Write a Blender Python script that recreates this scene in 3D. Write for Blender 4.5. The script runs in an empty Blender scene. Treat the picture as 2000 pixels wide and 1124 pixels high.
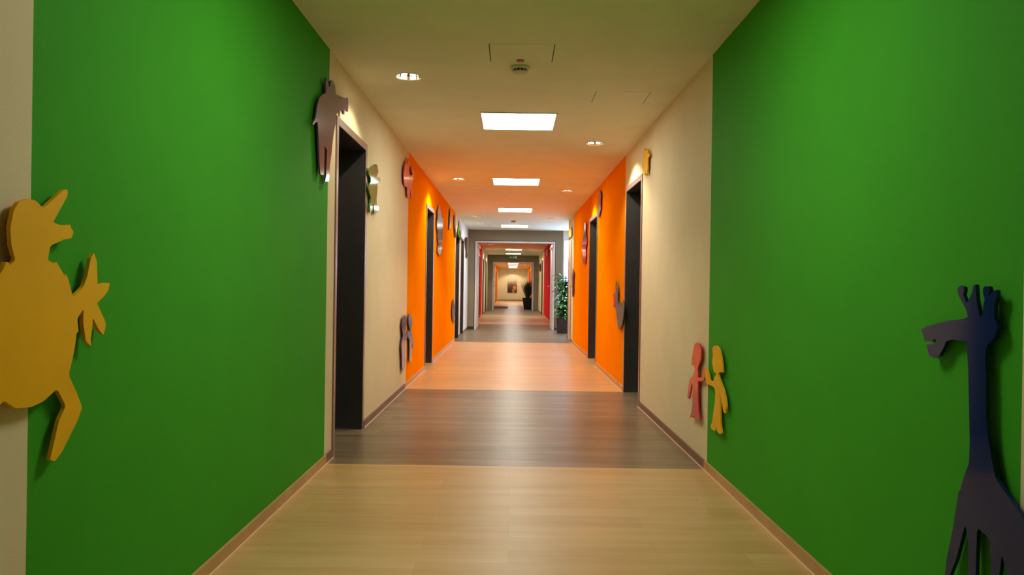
import bpy, bmesh, math, random
from mathutils import Matrix, Vector
from mathutils.geometry import tessellate_polygon
random.seed(7)
S = bpy.context.scene
COL = S.collection

# ------------------------------------------------------------ camera, world, exposure
cam_d = bpy.data.cameras.new('camera'); cam = bpy.data.objects.new('camera', cam_d); COL.objects.link(cam)
cam_d.sensor_width = 36.0; cam_d.lens = 27.0; cam_d.clip_start = 0.05; cam_d.clip_end = 300
_R = (0.999889486, 0.000388801, 0.0148615078); _U = (-0.01486201, 0.00131385, 0.99988869)
_F = (-0.000369232, 0.999999061, -0.00131948614)
m = Matrix(((_R[0], _U[0], -_F[0], 0.0), (_R[1], _U[1], -_F[1], 0.0), (_R[2], _U[2], -_F[2], 1.03), (0, 0, 0, 1)))
cam.matrix_world = m
S.camera = cam
S.view_settings.view_transform = 'Standard'; S.view_settings.look = 'None'
S.view_settings.gamma = 1.0; S.view_settings.use_curve_mapping = False
S.view_settings.exposure = EXPOSURE = 0.30
w = bpy.data.worlds.new('overcast_sky'); S.world = w; w.use_nodes = True
bg = w.node_tree.nodes['Background']; bg.inputs[0].default_value = (0.48, 0.68, 1.0, 1); bg.inputs[1].default_value = 12.5
PANEL_STRENGTH = 15.0
PANEL_COLOR = (0.98, 0.99, 0.87)
SPOT_W = 28.0
SPOT_COLOR = (1.0, 0.86, 0.62)

A = 1.059   # left wall plane x = -A
B = 1.121   # right wall plane x = +B
H = 2.366   # ceiling height
WT = 0.30   # wall thickness

# ------------------------------------------------------------ helpers
def lin(c):
    return tuple(((v/255)/12.92 if v/255 <= 0.04045 else ((v/255+0.055)/1.055)**2.4) for v in c) + (1.0,)

def new_mat(name, rgb, rough=0.6, metal=0.0, coat=0.0, spec=0.5, emit=None, estr=0.0):
    m = bpy.data.materials.new(name); m.use_nodes = True
    b = m.node_tree.nodes['Principled BSDF']
    b.inputs['Base Color'].default_value = lin(rgb)
    b.inputs['Roughness'].default_value = rough
    b.inputs['Metallic'].default_value = metal
    b.inputs['Coat Weight'].default_value = coat
    b.inputs['Coat Roughness'].default_value = 0.06
    b.inputs['Specular IOR Level'].default_value = spec
    if emit:
        b.inputs['Emission Color'].default_value = tuple(emit) + (1,)
        b.inputs['Emission Strength'].default_value = estr
    return m

def vary(m, rgb, amt=0.06, scale=6.0, bump=0.0, bscale=220.0, bdist=0.001):
    """procedural tone variation and plaster bump in object space"""
    nt = m.node_tree; N = nt.nodes; L = nt.links; b = N['Principled BSDF']
    tc = N.new('ShaderNodeTexCoord')
    n = N.new('ShaderNodeTexNoise'); n.inputs['Scale'].default_value = scale; n.inputs['Detail'].default_value = 4
    L.new(tc.outputs['Object'], n.inputs['Vector'])
    r = N.new('ShaderNodeValToRGB'); c = lin(rgb)
    r.color_ramp.elements[0].position = 0.3; r.color_ramp.elements[1].position = 0.7
    r.color_ramp.elements[0].color = tuple(v*(1-amt) for v in c[:3]) + (1,)
    r.color_ramp.elements[1].color = tuple(min(1, v*(1+amt)) for v in c[:3]) + (1,)
    L.new(n.outputs['Fac'], r.inputs['Fac']); L.new(r.outputs['Color'], b.inputs['Base Color'])
    if bump:
        n2 = N.new('ShaderNodeTexNoise'); n2.inputs['Scale'].default_value = bscale; n2.inputs['Detail'].default_value = 2
        L.new(tc.outputs['Object'], n2.inputs['Vector'])
        bp = N.new('ShaderNodeBump'); bp.inputs['Strength'].default_value = bump; bp.inputs['Distance'].default_value = bdist
        L.new(n2.outputs['Fac'], bp.inputs['Height']); L.new(bp.outputs['Normal'], b.inputs['Normal'])
    return m

def paint(name, rgb, rough=0.75, spec=0.12):
    return vary(new_mat(name, rgb, rough, spec=spec), rgb, 0.03, 3.0, 0.5, 260.0, 0.0012)

def plank(name, dark, light, streak, rough):
    """vinyl planks running across the corridor"""
    m = new_mat(name, dark, rough, spec=0.5)
    nt = m.node_tree; N = nt.nodes; L = nt.links; b = N['Principled BSDF']
    tc = N.new('ShaderNodeTexCoord')
    br = N.new('ShaderNodeTexBrick'); br.offset = 0.37; br.offset_frequency = 2
    br.inputs['Scale'].default_value = 1.0; br.inputs['Brick Width'].default_value = 0.92
    br.inputs['Row Height'].default_value = 0.15; br.inputs['Mortar Size'].default_value = 0.0008
    br.inputs['Color1'].default_value = lin(dark); br.inputs['Color2'].default_value = lin(light)
    br.inputs['Mortar'].default_value = tuple(v*0.75 for v in lin(dark)[:3]) + (1,)
    br.inputs['Bias'].default_value = -0.1
    L.new(tc.outputs['Object'], br.inputs['Vector'])
    mp = N.new('ShaderNodeMapping'); mp.inputs['Scale'].default_value = (1.1, 11.0, 1.0)
    L.new(tc.outputs['Object'], mp.inputs['Vector'])
    n = N.new('ShaderNodeTexNoise'); n.inputs['Scale'].default_value = 1.0; n.inputs['Detail'].default_value = 6
    n.inputs['Roughness'].default_value = 0.6
    L.new(mp.outputs['Vector'], n.inputs['Vector'])
    r = N.new('ShaderNodeValToRGB')
    r.color_ramp.elements[0].position = 0.33; r.color_ramp.elements[1].position = 0.68
    r.color_ramp.elements[0].color = lin(streak); r.color_ramp.elements[1].color = (1, 1, 1, 1)
    L.new(n.outputs['Fac'], r.inputs['Fac'])
    mx = N.new('ShaderNodeMix'); mx.data_type = 'RGBA'; mx.blend_type = 'MULTIPLY'
    mx.inputs[0].default_value = 1.0
    L.new(br.outputs['Color'], mx.inputs[6]); L.new(r.outputs['Color'], mx.inputs[7])
    L.new(mx.outputs[2], b.inputs['Base Color'])
    bp = N.new('ShaderNodeBump'); bp.inputs['Strength'].default_value = 0.12; bp.inputs['Distance'].default_value = 0.002
    L.new(n.outputs['Fac'], bp.inputs['Height']); L.new(bp.outputs['Normal'], b.inputs['Normal'])
    return m

def tag(o, label=None, cat=None, group=None, kind=None):
    if label: o['label'] = label
    if cat: o['category'] = cat
    if group: o['group'] = group
    if kind: o['kind'] = kind
    return o

def link(name, bm, mats, parent=None, smooth=False):
    me = bpy.data.meshes.new(name)
    bm.normal_update(); bm.to_mesh(me); bm.free()
    for mt in (mats if isinstance(mats, (list, tuple)) else [mats]): me.materials.append(mt)
    if smooth:
        for p in me.polygons: p.use_smooth = True
    o = bpy.data.objects.new(name, me); COL.objects.link(o)
    if parent: o.parent = parent
    return o

def empty(name, loc=(0, 0, 0)):
    o = bpy.data.objects.new(name, None); COL.objects.link(o); o.location = loc
    o.empty_display_size = 0.1
    return o

def box(bm, x0, x1, y0, y1, z0, z1, mi=0, bev=0.0):
    vs = [bm.verts.new(p) for p in ((x0,y0,z0),(x1,y0,z0),(x1,y1,z0),(x0,y1,z0),(x0,y0,z1),(x1,y0,z1),(x1,y1,z1),(x0,y1,z1))]
    fs = [bm.faces.new([vs[i] for i in f]) for f in ((0,3,2,1),(4,5,6,7),(0,1,5,4),(1,2,6,5),(2,3,7,6),(3,0,4,7))]
    for f in fs: f.material_index = mi
    if bev:
        es = list({e for f in fs for e in f.edges})
        bmesh.ops.bevel(bm, geom=es, offset=bev, segments=2, affect='EDGES', profile=0.5)
    return fs

def cyl(bm, x, y, z0, z1, r0, r1=None, n=32, mi=0, caps=True):
    r1 = r0 if r1 is None else r1
    a = [bm.verts.new((x+r0*math.cos(2*math.pi*i/n), y+r0*math.sin(2*math.pi*i/n), z0)) for i in range(n)]
    b = [bm.verts.new((x+r1*math.cos(2*math.pi*i/n), y+r1*math.sin(2*math.pi*i/n), z1)) for i in range(n)]
    for i in range(n):
        f = bm.faces.new((a[i], a[(i+1) % n], b[(i+1) % n], b[i])); f.material_index = mi
    if caps:
        f = bm.faces.new(a[::-1]); f.material_index = mi
        f = bm.faces.new(b); f.material_index = mi

def lathe(bm, x, y, prof, n=40, mi=0):
    """prof: list of (r, z), revolved about the vertical through x, y"""
    rings = []
    for r, z in prof:
        rings.append([bm.verts.new((x+r*math.cos(2*math.pi*i/n), y+r*math.sin(2*math.pi*i/n), z)) for i in range(n)])
    for a, b in zip(rings, rings[1:]):
        for i in range(n):
            f = bm.faces.new((a[i], a[(i+1) % n], b[(i+1) % n], b[i])); f.material_index = mi

def tube(bm, pts, r, n=10, mi=0):
    pts = [Vector(p) for p in pts]; rings = []
    rr = r if isinstance(r, (list, tuple)) else [r]*len(pts)
    for i, p in enumerate(pts):
        d = (pts[min(i+1, len(pts)-1)] - pts[max(i-1, 0)]).normalized()
        u = d.orthogonal().normalized() if i == 0 else (u - d*u.dot(d)).normalized()
        v = d.cross(u)
        rings.append([bm.verts.new(p + (u*math.cos(2*math.pi*k/n) + v*math.sin(2*math.pi*k/n))*rr[i]) for k in range(n)])
    for a, b in zip(rings, rings[1:]):
        for k in range(n): f = bm.faces.new((a[k], a[(k+1) % n], b[(k+1) % n], b[k])); f.material_index = mi
    f = bm.faces.new(rings[0][::-1]); f.material_index = mi
    f = bm.faces.new(rings[-1]); f.material_index = mi

# ------------------------------------------------------------ materials
GREEN = paint('green_wall_paint', (62, 160, 34))
ORANGE = paint('orange_wall_paint', (253, 146, 0), 0.9, 0.0)
CREAM = paint('cream_wall_paint', (229, 213, 175))
RED = paint('red_wall_paint', (236, 22, 34))
ENDW = paint('pale_yellow_wall_paint', (236, 222, 188))
WHITE = paint('white_wall_paint', (232, 232, 230))
GREIGE = paint('greige_partition_paint', (140, 128, 108))
CEIL = paint('ceiling_paint', (242, 240, 218), 0.7)
BEECH = plank('beech_plank_vinyl', (204, 166, 110), (216, 179, 124), (238, 224, 205), 0.36)
GREYW = plank('grey_brown_plank_vinyl', (124, 108, 84), (146, 128, 100), (190, 186, 182), 0.34)
SK_L = vary(new_mat('beech_skirting', (196, 150, 96), 0.45), (196, 150, 96), 0.08, 8)
SK_D = vary(new_mat('brown_skirting', (116, 82, 62), 0.45), (116, 82, 62), 0.08, 8)
SEAL = new_mat('skirting_seal_strip', (232, 196, 160), 0.3)
LINING = vary(new_mat('anthracite_door_lining', (52, 50, 50), 0.38), (52, 50, 50), 0.05, 10)
FRAMEF = vary(new_mat('satin_metal_door_frame', (150, 128, 120), 0.32, 0.75), (150, 128, 120), 0.04, 10)
LEAF = vary(new_mat('anthracite_door_leaf', (60, 57, 56), 0.4), (60, 57, 56), 0.05, 10)
PALE = vary(new_mat('pale_pink_beige_door', (214, 186, 172), 0.4), (214, 186, 172), 0.03, 6)
PARTF = vary(new_mat('pale_grey_fire_door_frame', (222, 220, 224), 0.4), (222, 220, 224), 0.03, 6)
STEEL = vary(new_mat('brushed_steel', (205, 203, 200), 0.25, 1.0), (205, 203, 200), 0.04, 30)
MIRROR = new_mat('faceted_mirror_reflector', (235, 232, 225), 0.05, 1.0)
LAMPW = new_mat('white_plastic', (225, 218, 200), 0.4)
DARKP = new_mat('dark_grey_plastic', (52, 52, 50), 0.5)
REDP = new_mat('red_indicator_plastic', (190, 40, 30), 0.4)
DIFF = new_mat('luminous_diffuser', (255, 255, 255), 0.5, emit=PANEL_COLOR, estr=PANEL_STRENGTH)
BULB = new_mat('compact_lamp', (255, 255, 255), 0.5, emit=SPOT_COLOR, estr=18.0)

# ------------------------------------------------------------ shell
LD = [(4.60, 5.46), (9.38, 10.18), (14.22, 15.12), (15.66, 16.56), (24.0, 24.9), (27.3, 28.15), (30.1, 31.0),
      (43.6, 44.6), (47.6, 48.6), (51.6, 52.6)]          # clear openings, left wall
RD = [(6.72, 7.60), (10.22, 11.18), (14.66, 15.36), (28.3, 29.2), (46.3, 47.3), (50.3, 51.3)]
DT = 1.985

def wall_seg(name, side, y0, y1, mat, doors, label, th=WT):
    bm = bmesh.new()
    xa, xb = (-A-th, -A) if side < 0 else (B, B+th)
    y = y0
    for d0, d1 in doors:
        if d1 <= y0 or d0 >= y1: continue
        c0, c1 = max(d0, y0), min(d1, y1)
        if c0 > y: box(bm, xa, xb, y, c0, 0, H)
        box(bm, xa, xb, c0, c1, DT, H)
        y = c1
    if y < y1: box(bm, xa, xb, y, y1, 0, H)
    tag(link(name, bm, mat), label, 'wall', kind='structure')

Lsegs = [(-3.0, 1.685, CREAM, 'cream wall strip at the left edge beside the green field'),
         (1.685, 4.375, GREEN, 'bright green painted field of the left corridor wall'),
         (4.375, 7.73, CREAM, 'cream left wall between the green and the orange field'),
         (7.73, 14.1, ORANGE, 'orange painted field of the left corridor wall'),
         (14.1, 15.4, CREAM, 'narrow cream left wall around the door after the orange field'),
         (15.4, 18.2, WHITE, 'white left wall lit by daylight before the fire door frame'),
         (18.45, 26.65, RED, 'red left wall beyond the first fire door frame'),
         (26.65, 33.25, CREAM, 'cream left wall after the red field, far along'),
         (33.25, 45.2, RED, 'dark red left wall beyond the second fire door frame'),
         (45.2, 47.3, CREAM, 'thin cream strip of left wall deep in the corridor'),
         (47.3, 54.5, ORANGE, 'orange left wall near the far end of the corridor'),
         (54.5, 56.5, CREAM, 'cream left wall touching the end wall')]
for y0, y1, mt, lb in Lsegs: wall_seg('wall_left', -1, y0, y1, mt, LD, lb)
Rsegs = [(-3.0, 1.684, CREAM, 'cream wall strip at the right edge beside the green field'),
         (1.684, 4.365, GREEN, 'bright green painted field of the right corridor wall'),
         (4.365, 7.70, CREAM, 'cream right wall between the green and the orange field'),
         (7.70, 14.1, ORANGE, 'orange painted field of the right corridor wall'),
         (14.1, 15.5, CREAM, 'short cream right wall before the daylight niche'),
         (18.45, 22.2, RED, 'first part of the red right wall, beside the open fire door leaf'),
         (22.2, 27.4, RED, 'red right wall beyond the first fire door leaf'),
         (27.4, 33.25, CREAM, 'cream right wall after the red field, far along'),
         (33.25, 46.0, RED, 'red right wall beyond the second fire door frame'),
         (46.0, 48.0, CREAM, 'thin cream strip of right wall deep in the corridor'),
         (48.0, 54.5, ORANGE, 'orange right wall near the far end of the corridor'),
         (54.5, 56.5, CREAM, 'cream right wall touching the end wall')]
for y0, y1, mt, lb in Rsegs: wall_seg('wall_right', 1, y0, y1, mt, RD, lb, 0.06 if y0 == 18.45 else WT)

def wallbox(name, dims, mat, label, kindcat='wall'):
    bm = bmesh.new(); box(bm, *dims); tag(link(name, bm, mat), label, kindcat, kind='structure')
wallbox('wall_back', (-A-WT, B+WT, -3.3, -3.0, 0, H), CREAM, 'cream wall closing the corridor behind the viewer')
wallbox('wall_front', (-A-WT, B+WT, 56.5, 56.8, 0, H), ENDW, 'pale yellow end wall of the corridor carrying the poster')
# daylight niche on the right (Y 15.5 .. 18.2)
NX = 3.6
wallbox('wall_right', (NX, NX+0.3, 15.2, 18.45, 0, H), WHITE, 'white side wall of the daylight niche')
wallbox('wall_right', (B+WT, NX, 15.2, 15.5, 0, H), WHITE, 'white near wall of the daylight niche')
bm = bmesh.new()                                   # niche end wall around its window
box(bm, 3.2, NX, 18.2, 18.45, 0, H); box(bm, 1.19, 3.2, 18.2, 18.45, 0, 0.12); box(bm, 1.19, 3.2, 18.2, 18.45, 2.18, H)
tag(link('wall_front', bm, WHITE), 'white wall around the tall window behind the leafy plant', 'wall', kind='structure')

# fire door partitions
def partition(y, x0, x1, top, th, label, x_right):
    bm = bmesh.new()
    box(bm, -A, x0, y, y+th, 0, H); box(bm, x1, x_right, y, y+th, 0, H); box(bm, x0, x1, y, y+th, top, H)
    tag(link('wall_front', bm, GREIGE), label, 'wall', kind='structure')
partition(18.2, -0.89, 1.0, 2.10, 0.25, 'greige cross wall with the first fire door opening', 1.19)
partition(33.0, -0.85, 0.91, 2.085, 0.25, 'greige cross wall with the second fire door opening', B)

# floor bands
bands = [(-3.3, 4.39, BEECH, 'light beech plank floor in the green part'), (4.39, 7.61, GREYW, 'grey-brown plank floor between the cream walls'),
         (7.61, 14.11, BEECH, 'light beech plank floor between the orange walls'), (14.11, 20.9, GREYW, 'grey plank floor around the first fire door'),
         (20.9, 27.36, BEECH, 'light beech plank floor between the red walls'), (27.36, 41.0, GREYW, 'grey plank floor around the second fire door'),
         (41.0, 54.0, BEECH, 'light beech plank floor near the far end'), (54.0, 56.8, GREYW, 'grey plank floor strip in front of the end wall')]
for i, (y0, y1, mt, lb) in enumerate(bands):
    bm = bmesh.new()
    box(bm, -A-WT, (B+WT), y0, y1, -0.12, 0.0)
    if y0 < 15.3 < y1: box(bm, B+WT, NX+0.3, 15.2, 18.45, -0.12, 0.0)
    tag(link('floor', bm, mt), lb, 'floor', kind='structure')

# skirting, one object per band and side
def skirt(side, y0, y1, mat, doors, label, name):
    bm = bmesh.new(); h = 0.05; t = 0.012
    def run(a, b):
        if b-a < 0.01: return
        if side < 0:
            box(bm, -A, -A+t, a, b, 0, h); box(bm, -A+t, -A+t+0.006, a, b, 0, 0.004, 1)
        else:
            box(bm, B-t, B, a, b, 0, h); box(bm, B-t-0.006, B-t, a, b, 0, 0.004, 1)
    y = y0
    for d0, d1 in doors:
        d0 -= 0.045; d1 += 0.045
        if d1 <= y0 or d0 >= y1: continue
        run(y, max(d0, y0)); y = min(d1, y1)
    run(y, y1)
    tag(link(name, bm, [mat, SEAL]), label, 'baseboard', kind='structure')
for i, (y0, y1, mt, lb) in enumerate(bands):
    sm = SK_L if mt is BEECH else SK_D
    y0 = max(y0, -3.0); y1 = min(y1, 56.5)
    nm = ['in the green part', 'between the near doors', 'in the orange part', 'before and after the first fire door', 'in the red part', 'around the second fire door', 'near the far end', 'at the end wall'][i]
    cuts_l = LD + [(18.2+0.045, 18.45-0.045), (33.0+0.045, 33.25-0.045)]; cuts_l.sort()
    cuts_r = RD + [(15.5+0.045, 18.45-0.045), (33.0+0.045, 33.25-0.045)]; cuts_r.sort()
    skirt(-1, y0, y1, sm, cuts_l, 'low wooden skirting along the left wall ' + nm, 'baseboard_left')
    skirt(1, y0, y1, sm, cuts_r, 'low wooden skirting along the right wall ' + nm, 'baseboard_right')
bm = bmesh.new(); box(bm, -A+0.012, B-0.012, 56.488, 56.5, 0, 0.05)
tag(link('baseboard_front', bm, SK_D), 'brown skirting along the end wall under the poster', 'baseboard', kind='structure')
bm = bmesh.new(); box(bm, -A+0.012, -0.89, 18.188, 18.2, 0, 0.07); box(bm, 1.0, 1.19, 18.188, 18.2, 0, 0.07)
tag(link('baseboard_front', bm, DARKP), 'dark skirting at the foot of the first cross wall', 'baseboard', kind='structure')

# ceiling sheet with round holes for the recessed downlights, closed above by a slab
DL = [(-0.685, 4.92), (0.742, 7.10), (-0.697, 9.62), (0.738, 10.63), (-0.703, 14.64), (0.737, 14.95), (-0.70, 16.17),
      (-0.69, 24.4), (-0.69, 27.75), (0.72, 28.75), (-0.69, 30.9), (-0.69, 44.1), (-0.69, 48.1), (0.72, 46.8), (0.72, 50.8), (0.72, 18.9), (0.03, 55.72)]
HR = 0.082
bm = bmesh.new()
X0, X1 = -A-WT, B+WT
rows = sorted(DL, key=lambda d: d[1]); y = -3.3
def quad(x0, x1, a, b):
    if x1-x0 < 1e-5 or b-a < 1e-5: return
    bm.faces.new([bm.verts.new(p) for p in ((x0,a,H),(x0,b,H),(x1,b,H),(x1,a,H))])
ys = sorted({-3.3, 56.8} | {v for d in DL for v in (round(d[1]-0.12, 4), round(d[1]+0.12, 4))})
for a, b in zip(ys, ys[1:]):
    mid = (a+b)/2
    hit = [d for d in DL if abs(d[1]-mid) < 0.12 - 1e-4]
    hit.sort(); x = X0
    for hx, hy in hit:
        quad(x, hx-0.12, a, b)
        # tile with circular arc portion: only full tiles when nobody else shares the row
        n = 48; sq = []; ci = []
        for k in range(n):
            t = 2*math.pi*k/n; c, s = math.cos(t), math.sin(t); q = 0.12/max(abs(c), abs(s))
            sq.append(bm.verts.new((hx+c*q, hy+s*q, H))); ci.append(bm.verts.new((hx+c*HR, hy+s*HR, H)))
        for k in range(n):
            bm.faces.new((sq[k], ci[k], ci[(k+1) % n], sq[(k+1) % n]))
        x = hx+0.12
    quad(x, X1, a, b)
box(bm, X0, X1, -3.3, 56.8, H+0.2, H+0.3)
for bx in ((X0, X0+0.05, -3.3, 56.8), (X1-0.05, X1, -3.3, 56.8), (X0+0.05, X1-0.05, -3.3, -3.25), (X0+0.05, X1-0.05, 56.75, 56.8)):
    box(bm, *bx, H+0.001, H+0.2)
box(bm, B+WT, NX+0.3, 15.2, 18.45, H, H+0.3)
tag(link('ceiling', bm, CEIL), 'plain plastered corridor ceiling with recessed lamps', 'ceiling', kind='structure')
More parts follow.
